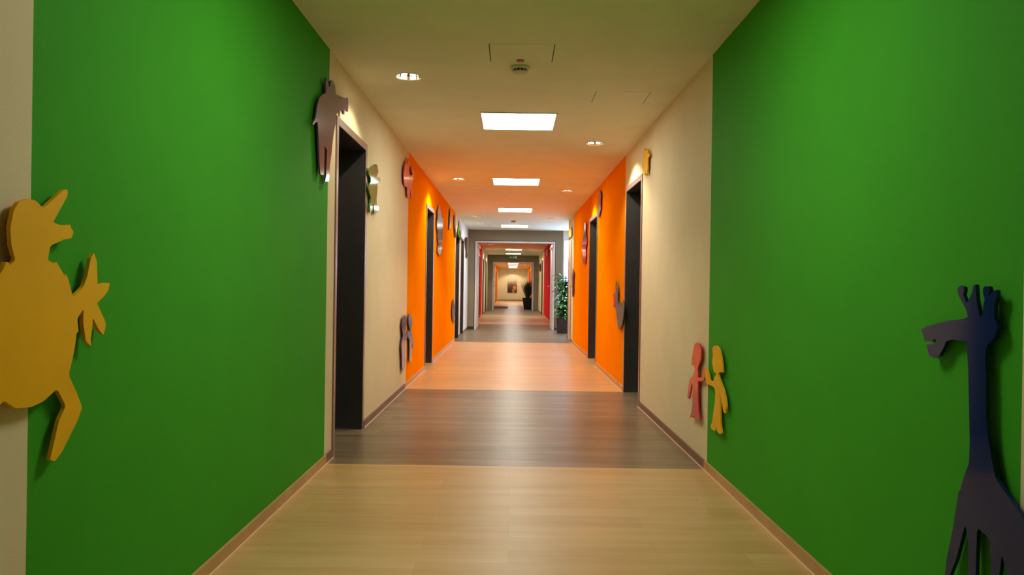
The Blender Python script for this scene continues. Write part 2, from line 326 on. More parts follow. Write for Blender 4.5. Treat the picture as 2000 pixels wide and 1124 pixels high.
FIG = {
 'bird': ('L', [(1.597,1.070),(1.584,1.099),(1.579,1.134),(1.589,1.171),(1.606,1.192),(1.637,1.202),(1.661,1.201),(1.690,1.187),(1.766,1.238),(1.779,1.239),(1.781,1.233),(1.778,1.222),(1.752,1.191),(1.726,1.159),(1.752,1.155),(1.779,1.156),(1.793,1.159),(1.798,1.150),(1.807,1.143),(1.799,1.128),(1.769,1.123),(1.717,1.106),(1.708,1.074),(1.731,1.066),(1.741,1.070),(1.755,1.057),(1.774,1.038),(1.778,1.044),(1.788,1.032),(1.808,0.989),(1.851,1.013),(1.868,1.040),(1.882,1.083),(1.896,1.098),(1.910,1.077),(1.915,1.018),(1.950,1.024),(1.973,1.023),(1.966,1.005),(1.944,0.989),(1.913,0.973),(1.932,0.951),(1.956,0.922),(1.954,0.908),(1.946,0.892),(1.924,0.906),(1.895,0.938),(1.893,0.911),(1.886,0.885),(1.891,0.867),(1.865,0.882),(1.853,0.928),(1.853,0.960),(1.827,0.938),(1.833,0.907),(1.825,0.904),(1.819,0.871),(1.810,0.844),(1.795,0.808),(1.831,0.759),(1.854,0.722),(1.833,0.692),(1.772,0.632),(1.745,0.617),(1.727,0.625),(1.738,0.653),(1.758,0.705),(1.785,0.737),(1.750,0.781),(1.699,0.760),(1.655,0.754),(1.603,0.760),(1.569,0.781),(1.539,0.768),(1.510,0.743),(1.475,0.675),(1.452,0.671),(1.448,0.686),(1.467,0.750),(1.480,0.788),(1.431,0.843),(1.411,0.902),(1.410,0.958),(1.435,1.005),(1.490,1.035),(1.549,1.038),(1.561,1.052),(1.567,1.065),(1.576,1.064),(1.580,1.058)]),
 'giraffe': ('R', [(2.056,0.931),(2.031,0.941),(1.932,0.960),(1.862,0.968),(1.846,0.973),(1.854,0.990),(1.887,1.026),(1.892,1.035),(1.889,1.045),(1.876,1.049),(1.865,1.045),(1.863,1.038),(1.867,1.025),(1.852,1.005),(1.831,1.030),(1.826,1.049),(1.818,1.051),(1.813,1.014),(1.800,0.977),(1.792,0.976),(1.782,1.018),(1.789,1.031),(1.789,1.041),(1.782,1.047),(1.768,1.047),(1.763,1.037),(1.768,1.026),(1.755,1.034),(1.738,1.039),(1.738,1.022),(1.747,1.003),(1.746,0.973),(1.739,0.966),(1.734,0.951),(1.745,0.928),(1.770,0.911),(1.777,0.891),(1.772,0.810),(1.770,0.747),(1.761,0.697),(1.743,0.643),(1.732,0.613),(1.650,0.560),(1.631,0.548),(1.571,0.533),(1.520,0.540),(1.485,0.512),(1.485,0.422),(1.503,0.405),(1.521,0.402),(1.540,0.466),(1.569,0.460),(1.583,0.381),(1.606,0.365),(1.622,0.370),(1.618,0.431),(1.647,0.409),(1.650,0.364),(1.671,0.357),(1.686,0.412),(1.705,0.450),(1.714,0.402),(1.715,0.346),(1.741,0.338),(1.742,0.391),(1.750,0.471),(1.797,0.482),(1.800,0.369),(1.800,0.323),(1.826,0.313),(1.827,0.359),(1.831,0.437),(1.844,0.475),(1.878,0.381),(1.905,0.330),(1.911,0.282),(1.940,0.273),(1.926,0.322),(1.919,0.370),(1.896,0.445),(1.882,0.507),(1.874,0.545),(1.868,0.550),(1.853,0.586),(1.833,0.623),(1.831,0.673),(1.835,0.740),(1.842,0.846),(1.850,0.911),(1.855,0.915),(1.913,0.914),(1.937,0.908),(1.949,0.890),(1.967,0.869),(1.992,0.860),(2.015,0.865),(2.029,0.893),(1.990,0.898),(1.979,0.907),(1.990,0.910),(2.006,0.902),(2.036,0.900),(2.043,0.912)]),
 'redkid': ('R', [(4.543,0.717),(4.477,0.712),(4.436,0.683),(4.440,0.626),(4.495,0.582),(4.515,0.558),(4.497,0.537),(4.501,0.513),(4.439,0.517),(4.394,0.537),(4.374,0.581),(4.342,0.586),(4.335,0.543),(4.362,0.514),(4.425,0.499),(4.500,0.491),(4.501,0.422),(4.479,0.322),(4.444,0.274),(4.501,0.258),(4.550,0.258),(4.578,0.280),(4.596,0.260),(4.695,0.244),(4.654,0.281),(4.629,0.338),(4.637,0.455),(4.659,0.453),(4.690,0.395),(4.725,0.353),(4.761,0.358),(4.749,0.401),(4.715,0.472),(4.626,0.510),(4.589,0.540),(4.585,0.557),(4.608,0.571),(4.664,0.568),(4.661,0.605),(4.636,0.654),(4.605,0.696)]),
 'yelkid': ('R', [(4.161,0.724),(4.106,0.731),(4.051,0.715),(4.017,0.683),(3.994,0.651),(3.977,0.599),(4.023,0.600),(4.055,0.593),(4.065,0.578),(4.042,0.563),(4.009,0.541),(3.956,0.514),(3.923,0.479),(3.899,0.438),(3.919,0.396),(3.950,0.400),(3.983,0.437),(4.016,0.477),(4.036,0.492),(4.026,0.464),(4.016,0.397),(4.008,0.324),(3.974,0.285),(4.026,0.272),(4.074,0.281),(4.092,0.300),(4.113,0.273),(4.169,0.269),(4.209,0.279),(4.171,0.307),(4.151,0.358),(4.122,0.427),(4.113,0.475),(4.137,0.501),(4.206,0.504),(4.300,0.501),(4.328,0.520),(4.342,0.586),(4.305,0.587),(4.263,0.558),(4.230,0.528),(4.155,0.531),(4.145,0.555),(4.108,0.570),(4.102,0.582),(4.154,0.588),(4.190,0.632),(4.177,0.675),(4.188,0.710)]),
 'pig': ('L', [(4.202,2.162),(4.277,2.124),(4.313,2.172),(4.355,2.185),(4.394,2.179),(4.416,2.161),(4.429,2.125),(4.503,2.134),(4.642,2.156),(4.724,2.168),(4.747,2.183),(4.770,2.161),(4.765,2.098),(4.729,2.093),(4.704,2.106),(4.669,2.099),(4.660,2.057),(4.631,2.058),(4.602,2.072),(4.462,2.028),(4.447,1.968),(4.399,1.898),(4.365,1.820),(4.344,1.757),(4.311,1.692),(4.299,1.602),(4.208,1.590),(4.230,1.622),(4.231,1.680),(4.245,1.769),(4.185,1.781),(4.184,1.672),(4.171,1.619),(4.103,1.615),(4.077,1.683),(4.061,1.764),(4.033,1.879),(3.990,1.868),(3.949,1.843),(3.924,1.846),(3.989,1.889),(4.017,1.958),(4.058,2.012),(4.134,2.051),(4.196,2.071),(4.190,2.119)]),
 'frog': ('L', [(5.670,1.903),(5.713,1.927),(5.741,1.903),(5.774,1.934),(5.815,1.931),(5.860,1.889),(5.807,1.857),(5.781,1.840),(5.836,1.840),(5.877,1.850),(5.948,1.848),(5.965,1.826),(5.895,1.803),(5.826,1.792),(5.830,1.754),(5.794,1.682),(5.812,1.636),(5.896,1.621),(5.899,1.592),(5.817,1.576),(5.758,1.561),(5.711,1.559),(5.695,1.586),(5.679,1.627),(5.641,1.618),(5.632,1.570),(5.582,1.551),(5.533,1.549),(5.528,1.606),(5.574,1.657),(5.509,1.686),(5.458,1.716),(5.481,1.742),(5.565,1.771),(5.550,1.802),(5.475,1.814),(5.461,1.839),(5.532,1.873),(5.645,1.892)]),
 'redanimal': ('L', [(7.406,2.261),(7.458,2.193),(7.532,2.276),(7.576,2.215),(7.590,2.173),(7.615,2.117),(7.777,2.140),(7.812,2.174),(7.710,2.207),(7.824,2.247),(7.954,2.222),(7.945,2.168),(7.851,2.095),(7.781,2.053),(7.795,1.978),(7.886,1.920),(7.774,1.903),(7.666,2.000),(7.649,1.893),(7.505,1.886),(7.454,1.936),(7.472,1.981),(7.339,1.970),(7.251,1.983),(7.208,2.067),(7.254,2.164),(7.337,2.195),(7.386,2.234)]),
 'purplekid': ('L', [(7.394,0.738),(7.491,0.725),(7.521,0.663),(7.504,0.597),(7.460,0.567),(7.511,0.530),(7.573,0.546),(7.590,0.572),(7.640,0.563),(7.626,0.509),(7.491,0.491),(7.473,0.439),(7.484,0.332),(7.509,0.229),(7.403,0.208),(7.310,0.218),(7.283,0.253),(7.256,0.385),(7.218,0.453),(7.257,0.508),(7.322,0.542),(7.271,0.591),(7.242,0.657),(7.281,0.714)]),
 'greykid': ('L', [(7.738,0.736),(7.869,0.731),(7.954,0.693),(8.017,0.619),(7.966,0.586),(7.886,0.583),(7.916,0.553),(8.001,0.513),(8.064,0.451),(8.119,0.361),(8.045,0.374),(7.980,0.457),(7.975,0.358),(7.987,0.251),(7.871,0.237),(7.805,0.268),(7.814,0.371),(7.792,0.477),(7.713,0.497),(7.625,0.523),(7.610,0.564),(7.705,0.573),(7.784,0.551),(7.835,0.565),(7.779,0.596),(7.713,0.634),(7.691,0.697)]),
 'snowbear': ('L', [(10.685,2.155),(10.799,2.116),(10.972,2.071),(11.093,2.019),(11.306,2.007),(11.319,1.922),(11.263,1.832),(11.315,1.728),(11.127,1.663),(11.102,1.609),(11.258,1.575),(11.055,1.544),(11.043,1.480),(10.904,1.443),(10.738,1.467),(10.577,1.491),(10.621,1.543),(10.695,1.608),(10.599,1.683),(10.608,1.764),(10.458,1.803),(10.443,1.901),(10.537,1.959),(10.521,2.058),(10.620,2.098)]),
 'smalldark': ('L', [(12.613,2.301),(12.769,2.268),(12.701,2.225),(12.832,2.177),(12.830,2.104),(12.692,2.032),(12.750,1.964),(12.532,1.936),(12.439,1.964),(12.541,2.043),(12.469,2.120),(12.559,2.188),(12.548,2.247)]),
 'plumanimal': ('L', [(13.543,2.280),(13.715,2.290),(13.796,2.238),(13.844,2.177),(13.822,2.109),(13.901,1.983),(13.920,1.892),(13.741,1.894),(13.593,2.026),(13.518,2.149)]),
 'greenanimal': ('L', [(14.939,2.298),(15.095,2.261),(14.871,2.193),(14.979,2.115),(15.271,2.060),(15.194,1.979),(15.393,1.940),(15.022,1.918),(14.742,1.963),(14.480,1.970),(14.336,2.008),(14.532,2.130),(14.685,2.227)]),
 'maroon': ('L', [(16.836,2.090),(17.350,2.130),(17.564,2.071),(17.639,1.973),(17.499,1.835),(17.652,1.725),(17.473,1.645),(17.125,1.675),(17.138,1.818),(16.885,1.890),(16.770,1.982)]),
 'lowdark': ('L', [(13.494,0.798),(13.693,0.751),(13.825,0.675),(13.968,0.552),(14.036,0.415),(13.850,0.349),(13.413,0.442),(13.278,0.575),(13.330,0.687),(13.449,0.742)]),
 'yelanimal': ('R', [(6.499,2.204),(6.466,2.213),(6.423,2.175),(6.393,2.200),(6.363,2.162),(6.318,2.182),(6.310,2.131),(6.254,2.143),(6.233,2.108),(6.304,2.100),(6.302,2.076),(6.309,2.050),(6.296,2.011),(6.324,2.002),(6.315,1.967),(6.366,1.978),(6.397,2.010),(6.425,1.973),(6.501,1.992),(6.525,2.029),(6.568,2.056),(6.591,2.074),(6.573,2.106),(6.544,2.137),(6.516,2.160),(6.539,2.192)]),
 'lizard': ('R', [(8.150,1.109),(8.102,1.096),(8.073,1.046),(7.981,1.034),(7.990,0.911),(7.940,0.863),(7.873,0.852),(7.827,0.907),(7.725,0.868),(7.619,0.846),(7.577,0.912),(7.504,0.907),(7.506,0.849),(7.566,0.731),(7.641,0.669),(7.762,0.621),(7.890,0.602),(7.962,0.653),(8.066,0.773),(8.141,0.820),(8.145,0.858),(8.147,0.958),(8.167,1.052)]),
 'lizardred': ('R', [(8.349,0.966),(8.164,0.983),(8.145,0.858),(8.178,0.819),(8.309,0.828),(8.282,0.893)]),
 'pinkanimal': ('R', [(9.847,2.289),(9.710,2.249),(9.651,2.184),(9.691,2.109),(9.650,2.024),(9.777,1.990),(9.872,1.929),(9.982,1.963),(10.064,2.018),(10.054,2.101),(9.954,2.149),(10.017,2.228),(9.916,2.263)]),
 'redclown': ('R', [(11.819,2.033),(11.594,2.001),(11.623,1.907),(11.566,1.820),(11.412,1.742),(11.497,1.652),(11.608,1.630),(11.518,1.517),(11.580,1.450),(11.642,1.383),(11.896,1.391),(12.063,1.467),(12.080,1.568),(12.217,1.632),(12.202,1.733),(12.008,1.793),(11.939,1.845),(11.831,1.922)]),
 'browntall': ('R', [(13.992,1.380),(13.916,1.332),(13.742,1.283),(13.732,1.230),(13.847,1.186),(13.793,1.120),(13.845,1.048),(13.768,0.989),(13.837,0.917),(13.866,0.850),(13.996,0.869),(14.093,0.928),(14.063,0.995),(14.159,1.048),(14.130,1.122),(14.189,1.203),(14.160,1.276),(14.096,1.302),(14.044,1.341)]),
 'yelsmall': ('R', [(14.654,2.192),(14.362,2.076),(14.458,1.997),(14.800,1.993),(15.099,2.057),(15.019,2.140)]),
 'fardark': ('R', [(24.590,2.303),(24.168,2.157),(24.355,1.972),(24.769,2.069),(24.960,2.252)]),
 'farpurple': ('R', [(31.693,1.998),(30.456,1.961),(29.827,1.830),(29.933,1.623),(31.474,1.682),(32.063,1.859)]),
}

# ------------------------------------------------------------ doors in deep niches
def side_x(side, d):            # d metres out of the wall face into the corridor
    return (-A + d) if side < 0 else (B - d)

def xbox(bm, side, d0, d1, y0, y1, z0, z1, mi=0, bev=0.0):
    a, b = sorted((side_x(side, d0), side_x(side, d1)))
    return box(bm, a, b, y0, y1, z0, z1, mi, bev)

def handle(side, yc, d, parent, name='handle'):
    bm = bmesh.new(); x = side_x(side, d); s = 1 if side < 0 else -1
    for z in (1.05, 0.96):
        tube(bm, [(x, yc, z), (x+s*0.008, yc, z)], 0.026, 20)
    tube(bm, [(x+s*0.006, yc, 1.05), (x+s*0.05, yc, 1.05)], 0.009, 12)
    tube(bm, [(x+s*0.05, yc-0.006, 1.05), (x+s*0.052, yc+0.12, 1.05)], 0.009, 12)
    return link(name, bm, STEEL, parent, True)

def deep_door(n, side, d0, d1, label):
    r = empty('door_%d' % n, (side_x(side, 0), (d0+d1)/2, 0))
    tag(r, label, 'door', kind='structure')
    def P(name, bm, mt, par=None, sm=False):
        o = link(name, bm, mt, par or r, sm)
        if par is None: o.matrix_parent_inverse = Matrix.Translation(r.location).inverted()
        return o
    bm = bmesh.new(); fw = 0.045; pr = 0.008
    xbox(bm, side, 0.0005, pr, d0-fw, d0+0.004, 0, DT+fw, 0, 0.002)
    xbox(bm, side, 0.0005, pr, d1-0.004, d1+fw, 0, DT+fw, 0, 0.002)
    xbox(bm, side, 0.0005, pr, d0+0.004, d1-0.004, DT-0.004, DT+fw, 0, 0.002)
    P('frame', bm, FRAMEF)
    bm = bmesh.new()
    xbox(bm, side, -0.27, 0.0, d0+0.0005, d0+0.006, 0, DT-0.0005)
    xbox(bm, side, -0.27, 0.0, d1-0.006, d1-0.0005, 0, DT-0.0005)
    xbox(bm, side, -0.27, 0.0, d0+0.006, d1-0.006, DT-0.006, DT-0.0005)
    P('lining', bm, LINING)
    bm = bmesh.new()
    xbox(bm, side, -0.26, -0.22, d0+0.008, d1-0.008, 0.006, DT-0.008, 0, 0.002)
    lf = P('leaf', bm, LEAF)
    P('handle', handle_bm(side, d0+0.12, -0.22), STEEL, None, True)

def handle_bm(side, yc, d):
    bm = bmesh.new(); x = side_x(side, d); s = 1 if side < 0 else -1
    for z in (1.05, 0.96): tube(bm, [(x, yc, z), (x+s*0.008, yc, z)], 0.026, 20)
    tube(bm, [(x+s*0.006, yc, 1.05), (x+s*0.05, yc, 1.05)], 0.009, 12)
    tube(bm, [(x+s*0.05, yc-0.006, 1.05), (x+s*0.052, yc+0.12, 1.05)], 0.009, 12)
    return bm

Llab = ['nearest dark door recess in the left wall, under the purple boar cutout', 'dark door recess in the left orange wall',
        'first dark door recess on the left after the orange wall', 'dark door recess in the white left wall by the daylight',
        'dark door recess in the left red wall', 'dark door recess in the far left cream wall', 'last dark door recess on the left before the second fire door',
        'door recess in the left red wall beyond the second fire door', 'door recess at the start of the far left orange wall', 'last door recess on the left near the end wall']
Rlab = ['nearest dark door recess in the right cream wall', 'dark door recess in the right orange wall', None,
        'dark door recess in the far right cream wall', 'door recess in the right cream strip beyond the second fire door', 'last door recess on the right near the end wall']
k = 1
for (d0, d1), lb in zip(LD, Llab): deep_door(k, -1, d0, d1, lb); k += 1
for (d0, d1), lb in zip(RD, Rlab):
    if lb: deep_door(k, 1, d0, d1, lb)
    else:                                      # pale flush door beside the niche
        r = empty('door_%d' % k, (B, (d0+d1)/2, 0)); tag(r, 'pale pinkish flush door beside the daylight niche', 'door', kind='structure')
        inv = Matrix.Translation(r.location).inverted()
        bm = bmesh.new()
        xbox(bm, 1, 0.0005, 0.008, d0-0.045, d0+0.004, 0, DT+0.045, 0, 0.002)
        xbox(bm, 1, 0.0005, 0.008, d1-0.004, d1+0.045, 0, DT+0.045, 0, 0.002)
        xbox(bm, 1, 0.0005, 0.008, d0+0.004, d1-0.004, DT-0.004, DT+0.045, 0, 0.002)
        link('frame', bm, FRAMEF, r).matrix_parent_inverse = inv
        bm = bmesh.new(); xbox(bm, 1, -0.045, -0.005, d0+0.004, d1-0.004, 0.006, DT-0.006, 0, 0.002)
        link('leaf', bm, PALE, r).matrix_parent_inverse = inv
        link('handle', handle_bm(1, d0+0.1, -0.005), STEEL, r, True).matrix_parent_inverse = inv
    k += 1

# ------------------------------------------------------------ fire doors (frame with two leaves standing open)
def fire_door(n, y, x0, x1, top, th, label, leaf_len):
    r = empty('door_%d' % n, ((x0+x1)/2, y, 0)); tag(r, label, 'fire door', kind='structure')
    inv = Matrix.Translation(r.location).inverted()
    f = 0.036
    bm = bmesh.new()
    box(bm, x0+0.0005, x0+f, y-0.01, y+th+0.01, 0, top-0.0005, 0, 0.003); box(bm, x1-f, x1-0.0005, y-0.01, y+th+0.01, 0, top-0.0005, 0, 0.003)
    box(bm, x0+f, x1-f, y-0.01, y+th+0.01, top-f, top-0.0005, 0, 0.003)
    link('frame', bm, PARTF, r).matrix_parent_inverse = inv
    bm = bmesh.new()
    for xe, s in ((x0, 1), (x1, -1)):           # dark rubber line round the frame
        box(bm, *sorted((xe, xe-s*0.012)), y-0.006, y-0.0005, 0, top)
    box(bm, x0-0.012, x1+0.012, y-0.006, y-0.0005, top, top+0.012)
    link('seal', bm, DARKP, r).matrix_parent_inverse = inv
    for xe, s in ((x0+f, 1), (x1-f, -1)):
        bm = bmesh.new(); a, b = sorted((xe-s*0.03, xe+s*0.012))
        box(bm, a, b, y+th+0.015, y+th+0.015+leaf_len, 0.008, top-f, 0, 0.003)
        lf = link('leaf', bm, PARTF, r); lf.matrix_parent_inverse = inv
        bm = bmesh.new(); xi = xe+s*0.012; ye = y+th+leaf_len-0.08
        tube(bm, [(xi, ye, 1.05), (xi+s*0.05, ye, 1.05), (xi+s*0.055, ye-0.13, 1.05)], 0.01, 12)
        tube(bm, [(xi, ye, 1.05), (xi+s*0.006, ye, 1.05)], 0.03, 20)
        h = link('handle', bm, STEEL, lf, True); 
        bm = bmesh.new()
        box(bm, *sorted((xi, xi+s*0.05)), y+th+0.06, y+th+0.36, top-f-0.13, top-f-0.07, 0, 0.006)
        tube(bm, [(xi+s*0.025, y+th+0.2, top-f-0.065), (xi+s*0.05, y+th+0.1, top-f-0.05), (xi+s*0.03, y+th+0.01, top-f-0.04)], 0.008, 8)
        link('door_closer', bm, STEEL, lf)
fire_door(k, 18.2, -0.89, 1.0, 2.10, 0.25, 'pale frame of the first fire door with leaves folded open', 0.88); k += 1
fire_door(k, 33.0, -0.85, 0.91, 2.085, 0.25, 'pale frame of the second fire door with leaves folded open', 0.8); k += 1

# ------------------------------------------------------------ window of the niche
r = empty('window_1', (2.2, 18.3, 0.12)); tag(r, 'tall bright window behind the leafy plant', 'window', kind='structure')
inv = Matrix.Translation(r.location).inverted()
bm = bmesh.new(); wx0, wx1, wz0, wz1 = 1.191, 3.199, 0.121, 2.179
box(bm, wx0, wx0+0.04, 18.27, 18.34, wz0, wz1); box(bm, wx1-0.05, wx1, 18.27, 18.34, wz0, wz1)
box(bm, wx0+0.04, wx1-0.05, 18.27, 18.34, wz0, wz0+0.05); box(bm, wx0+0.04, wx1-0.05, 18.27, 18.34, wz1-0.04, wz1)
box(bm, 2.17, 2.23, 18.27, 18.34, wz0+0.05, wz1-0.04)
link('window_frame', bm, WHITE, r).matrix_parent_inverse = inv
GL = bpy.data.materials.new('window_glass'); GL.use_nodes = True; nt = GL.node_tree
for nd in list(nt.nodes): nt.nodes.remove(nd)
o_ = nt.nodes.new('ShaderNodeOutputMaterial'); mx = nt.nodes.new('ShaderNodeMixShader'); tr = nt.nodes.new('ShaderNodeBsdfTransparent'); gs = nt.nodes.new('ShaderNodeBsdfGlossy')
gs.inputs['Roughness'].default_value = 0.02; mx.inputs[0].default_value = 0.06
nt.links.new(tr.outputs[0], mx.inputs[1]); nt.links.new(gs.outputs[0], mx.inputs[2]); nt.links.new(mx.outputs[0], o_.inputs[0])
for a, b in ((wx0+0.04, 2.17), (2.23, wx1-0.05)):
    bm = bmesh.new(); box(bm, a, b, 18.30, 18.306, wz0+0.05, wz1-0.04)
    link('pane', bm, GL, r).matrix_parent_inverse = inv

# ------------------------------------------------------------ ceiling fixtures
def add_copy(root, loc, label, group=None):
    c = root.copy(); COL.objects.link(c); c.location = loc
    c['label'] = label
    if group: c['group'] = group
    for ch in list(root.children):
        d = ch.copy(); COL.objects.link(d); d.parent = c
        for g in ch.children:
            e = g.copy(); COL.objects.link(e); e.parent = d
    return c

root = empty('ceiling_panel_light'); tag(root, cat='ceiling light', group='square light panels along the ceiling')
bm = bmesh.new(); hw, hl, e = 0.288, 0.30, 0.012
for bx in ((-hw-e, -hw, -hl-e, hl+e), (hw, hw+e, -hl-e, hl+e), (-hw, hw, -hl-e, -hl), (-hw, hw, hl, hl+e)): box(bm, *bx, -0.008, -0.0005)
link('panel_frame', bm, LAMPW, root)
bm = bmesh.new(); box(bm, -hw, hw, -hl, hl, -0.006, -0.0006); link('diffuser', bm, DIFF, root)
PY = [2.63, 6.2, 9.76, 13.38, 16.93, 20.4, 27.7, 31.2, 36.2, 44.2, 47.5, 51.0, 54.4]
PL = ['square light panel overhead, nearest to the viewer, over the green part', 'large nearest square light panel in the cream-coloured ceiling part', 'square light panel over the first half of the orange part', 'square light panel at the end of the orange part',
      'square light panel just before the first fire door', 'square light panel hidden just past the first fire door lintel', 'square light panel over the end of the red part',
      'square light panel directly before the green exit sign', 'square light panel behind the second fire door lintel', 'first of the far cluster of light panels seen through the second fire door',
      'second of the far cluster of light panels', 'third of the far cluster of light panels', 'last light panel in front of the end wall poster']
for i, (y, lb) in enumerate(zip(PY, PL)):
    if i == 0: root.location = (0.03, y, H); root['label'] = lb
    else: add_copy(root, (0.03, y, H), lb)

root = empty('recessed_downlight'); tag(root, cat='downlight', group='round recessed downlights')
bm = bmesh.new(); lathe(bm, 0, 0, [(0.079, -0.0005), (0.081, -0.004), (0.090, -0.003), (0.0915, -0.0005)], 48)
link('trim_ring', bm, LAMPW, root, True)
bm = bmesh.new(); n = 24                      # faceted reflector bowl
lathe(bm, 0, 0, [(0.080, 0.0), (0.078, 0.02), (0.071, 0.045), (0.058, 0.068), (0.035, 0.085), (0.0, 0.088)], n)
link('reflector', bm, MIRROR, root)
for lx in (-0.026, 0.026):
    bm = bmesh.new(); tube(bm, [(lx, -0.045, 0.016), (lx, 0.045, 0.016)], 0.0075, 12)
    link('lamp_tube', bm, BULB, root, True)
DLL = ['large round downlight nearest on the left, over the boar cutout', 'round downlight on the right beyond the nearest light panel', 'left downlight over the orange wall door', 'right downlight over the orange wall door',
       'left downlight just after the orange part', 'right downlight just after the orange part', 'left downlight over the white wall by the daylight', 'left downlight in the red part',
       'left downlight in the far cream part', 'right downlight in the far cream part', 'left downlight before the second fire door', 'left downlight beyond the second fire door',
       'left downlight over the far orange wall', 'right downlight beyond the second fire door', 'right downlight over the far orange wall', 'right downlight just past the first fire door', 'last downlight washing the end wall beside the poster']
for i, ((x, y), lb) in enumerate(zip(DL, DLL)):
    if i == 0: root.location = (x, y, H); root['label'] = lb; c = root
    else: c = add_copy(root, (x, y, H), lb)
    ld = bpy.data.lights.new('downlight_beam', 'SPOT'); ld.energy = SPOT_W; ld.color = SPOT_COLOR
    ld.spot_size = math.radians(128); ld.spot_blend = 0.35; ld.shadow_soft_size = 0.03
    lo = bpy.data.objects.new('downlight_beam', ld); COL.objects.link(lo); lo.parent = c; lo.location = (0, 0, 0.012)

def smoke(x, y, lab, red):
    r = empty('smoke_detector', (x, y, H)); tag(r, lab, 'smoke detector')
    bm = bmesh.new(); lathe(bm, 0, 0, [(0.0, -0.0005), (0.060, -0.0005), (0.060, -0.012), (0.056, -0.016), (0.0, -0.016)], 40); link('base', bm, LAMPW, r)
    bm = bmesh.new(); lathe(bm, 0, 0, [(0.0, -0.016), (0.040, -0.016), (0.040, -0.030), (0.0, -0.030)], 36); link('sensor_grille', bm, DARKP, r)
    bm = bmesh.new(); lathe(bm, 0, 0, [(0.0, -0.030), (0.046, -0.030), (0.043, -0.038), (0.03, -0.044), (0.0, -0.045)], 40)
    for i in range(12):
        t = 2*math.pi*i/12; c, s = math.cos(t), math.sin(t)
        box(bm, 0.044*c-0.003, 0.044*c+0.003, 0.044*s-0.003, 0.044*s+0.003, -0.031, -0.0155)
    link('cap', bm, LAMPW, r)
    if red:
        bm = bmesh.new(); cyl(bm, 0, -0.14, -0.006, -0.0005, 0.024); o = link('alarm_indicator', bm, REDP, None)
        o.location = (x, y, H); tag(o, 'flat red round disc on the ceiling in front of the smoke detector', 'indicator')
smoke(0.028, 4.67, 'white smoke detector on the ceiling before the nearest light panel', True)
smoke(0.005, 15.55, 'small smoke detector on the ceiling between the orange part and the fire door', False)

GAPM = new_mat('dark_joint', (70, 62, 40), 0.9)
HATCHM = vary(new_mat('hatch_paint', (242, 240, 218), 0.7), (242, 240, 218), 0.03, 3)
def hatch(x0, x1, y0, y1, lab, g):
    r = empty('access_hatch', ((x0+x1)/2, (y0+y1)/2, H)); tag(r, lab, 'access hatch')
    inv = Matrix.Translation(r.location).inverted()
    bm = bmesh.new(); box(bm, x0+g, x1-g, y0, y1, H-0.0012, H-0.0004); link('cover', bm, HATCHM, r).matrix_parent_inverse = inv
    for xx in (x0, x1):
        bm = bmesh.new(); box(bm, xx-g/2, xx+g/2, y0, y1, H-0.0011, H-0.0003); link('joint', bm, GAPM, r).matrix_parent_inverse = inv
hatch(-0.148, 0.215, 4.23, 4.56, 'flush square access hatch in the ceiling above the smoke detector', 0.005)
hatch(0.552, 0.922, 5.22, 5.54, 'faint flush access hatch in the ceiling on the right', 0.003)

# ------------------------------------------------------------ exit sign, poster, mat
r = empty('exit_sign', (0.035, 32.4, 2.2)); tag(r, 'green exit sign hanging before the second fire door', 'exit sign')
inv = Matrix.Translation(r.location).inverted()
SG = new_mat('sign_green', (20, 92, 62), 0.4); SW = new_mat('sign_white', (200, 210, 200), 0.4)
bm = bmesh.new(); box(bm, -0.145, 0.215, 32.385, 32.415, 2.19, 2.345, 0, 0.004); link('sign_board', bm, SG, r).matrix_parent_inverse = inv
for xx in (-0.1, 0.17):
    bm = bmesh.new(); tube(bm, [(xx, 32.4, 2.345), (xx, 32.4, H-0.0005)], 0.004, 8)
    link('hanger', bm, STEEL, r).matrix_parent_inverse = inv
def plate(bm, pts, y0, y1, mi=0):
    a = [bm.verts.new((x, y0, z)) for x, z in pts]; b = [bm.verts.new((x, y1, z)) for x, z in pts]
    bm.faces.new(a); bm.faces.new(b[::-1])
    for i in range(len(pts)): bm.faces.new((a[i], b[i], b[(i+1) % len(pts)], a[(i+1) % len(pts)]))
bm = bmesh.new(); ya, yb = 32.382, 32.3855
plate(bm, [(0.10, 2.215), (0.18, 2.215), (0.18, 2.325), (0.10, 2.325)], ya, yb)
plate(bm, [(-0.12, 2.27), (-0.085, 2.305), (-0.085, 2.282), (-0.04, 2.282), (-0.04, 2.258), (-0.085, 2.258), (-0.085, 2.235)], ya, yb)
plate(bm, [(0.03, 2.29), (0.05, 2.305), (0.075, 2.285), (0.062, 2.262), (0.075, 2.235), (0.06, 2.212), (0.05, 2.222), (0.055, 2.24), (0.035, 2.255), (0.01, 2.222), (0.0, 2.232), (0.025, 2.262)], ya, yb)
cy = [(0.045+0.012*math.cos(t*math.pi/6), 2.32+0.010*math.sin(t*math.pi/6)) for t in range(12)]; plate(bm, cy, ya, yb)
link('pictogram', bm, SW, r).matrix_parent_inverse = inv

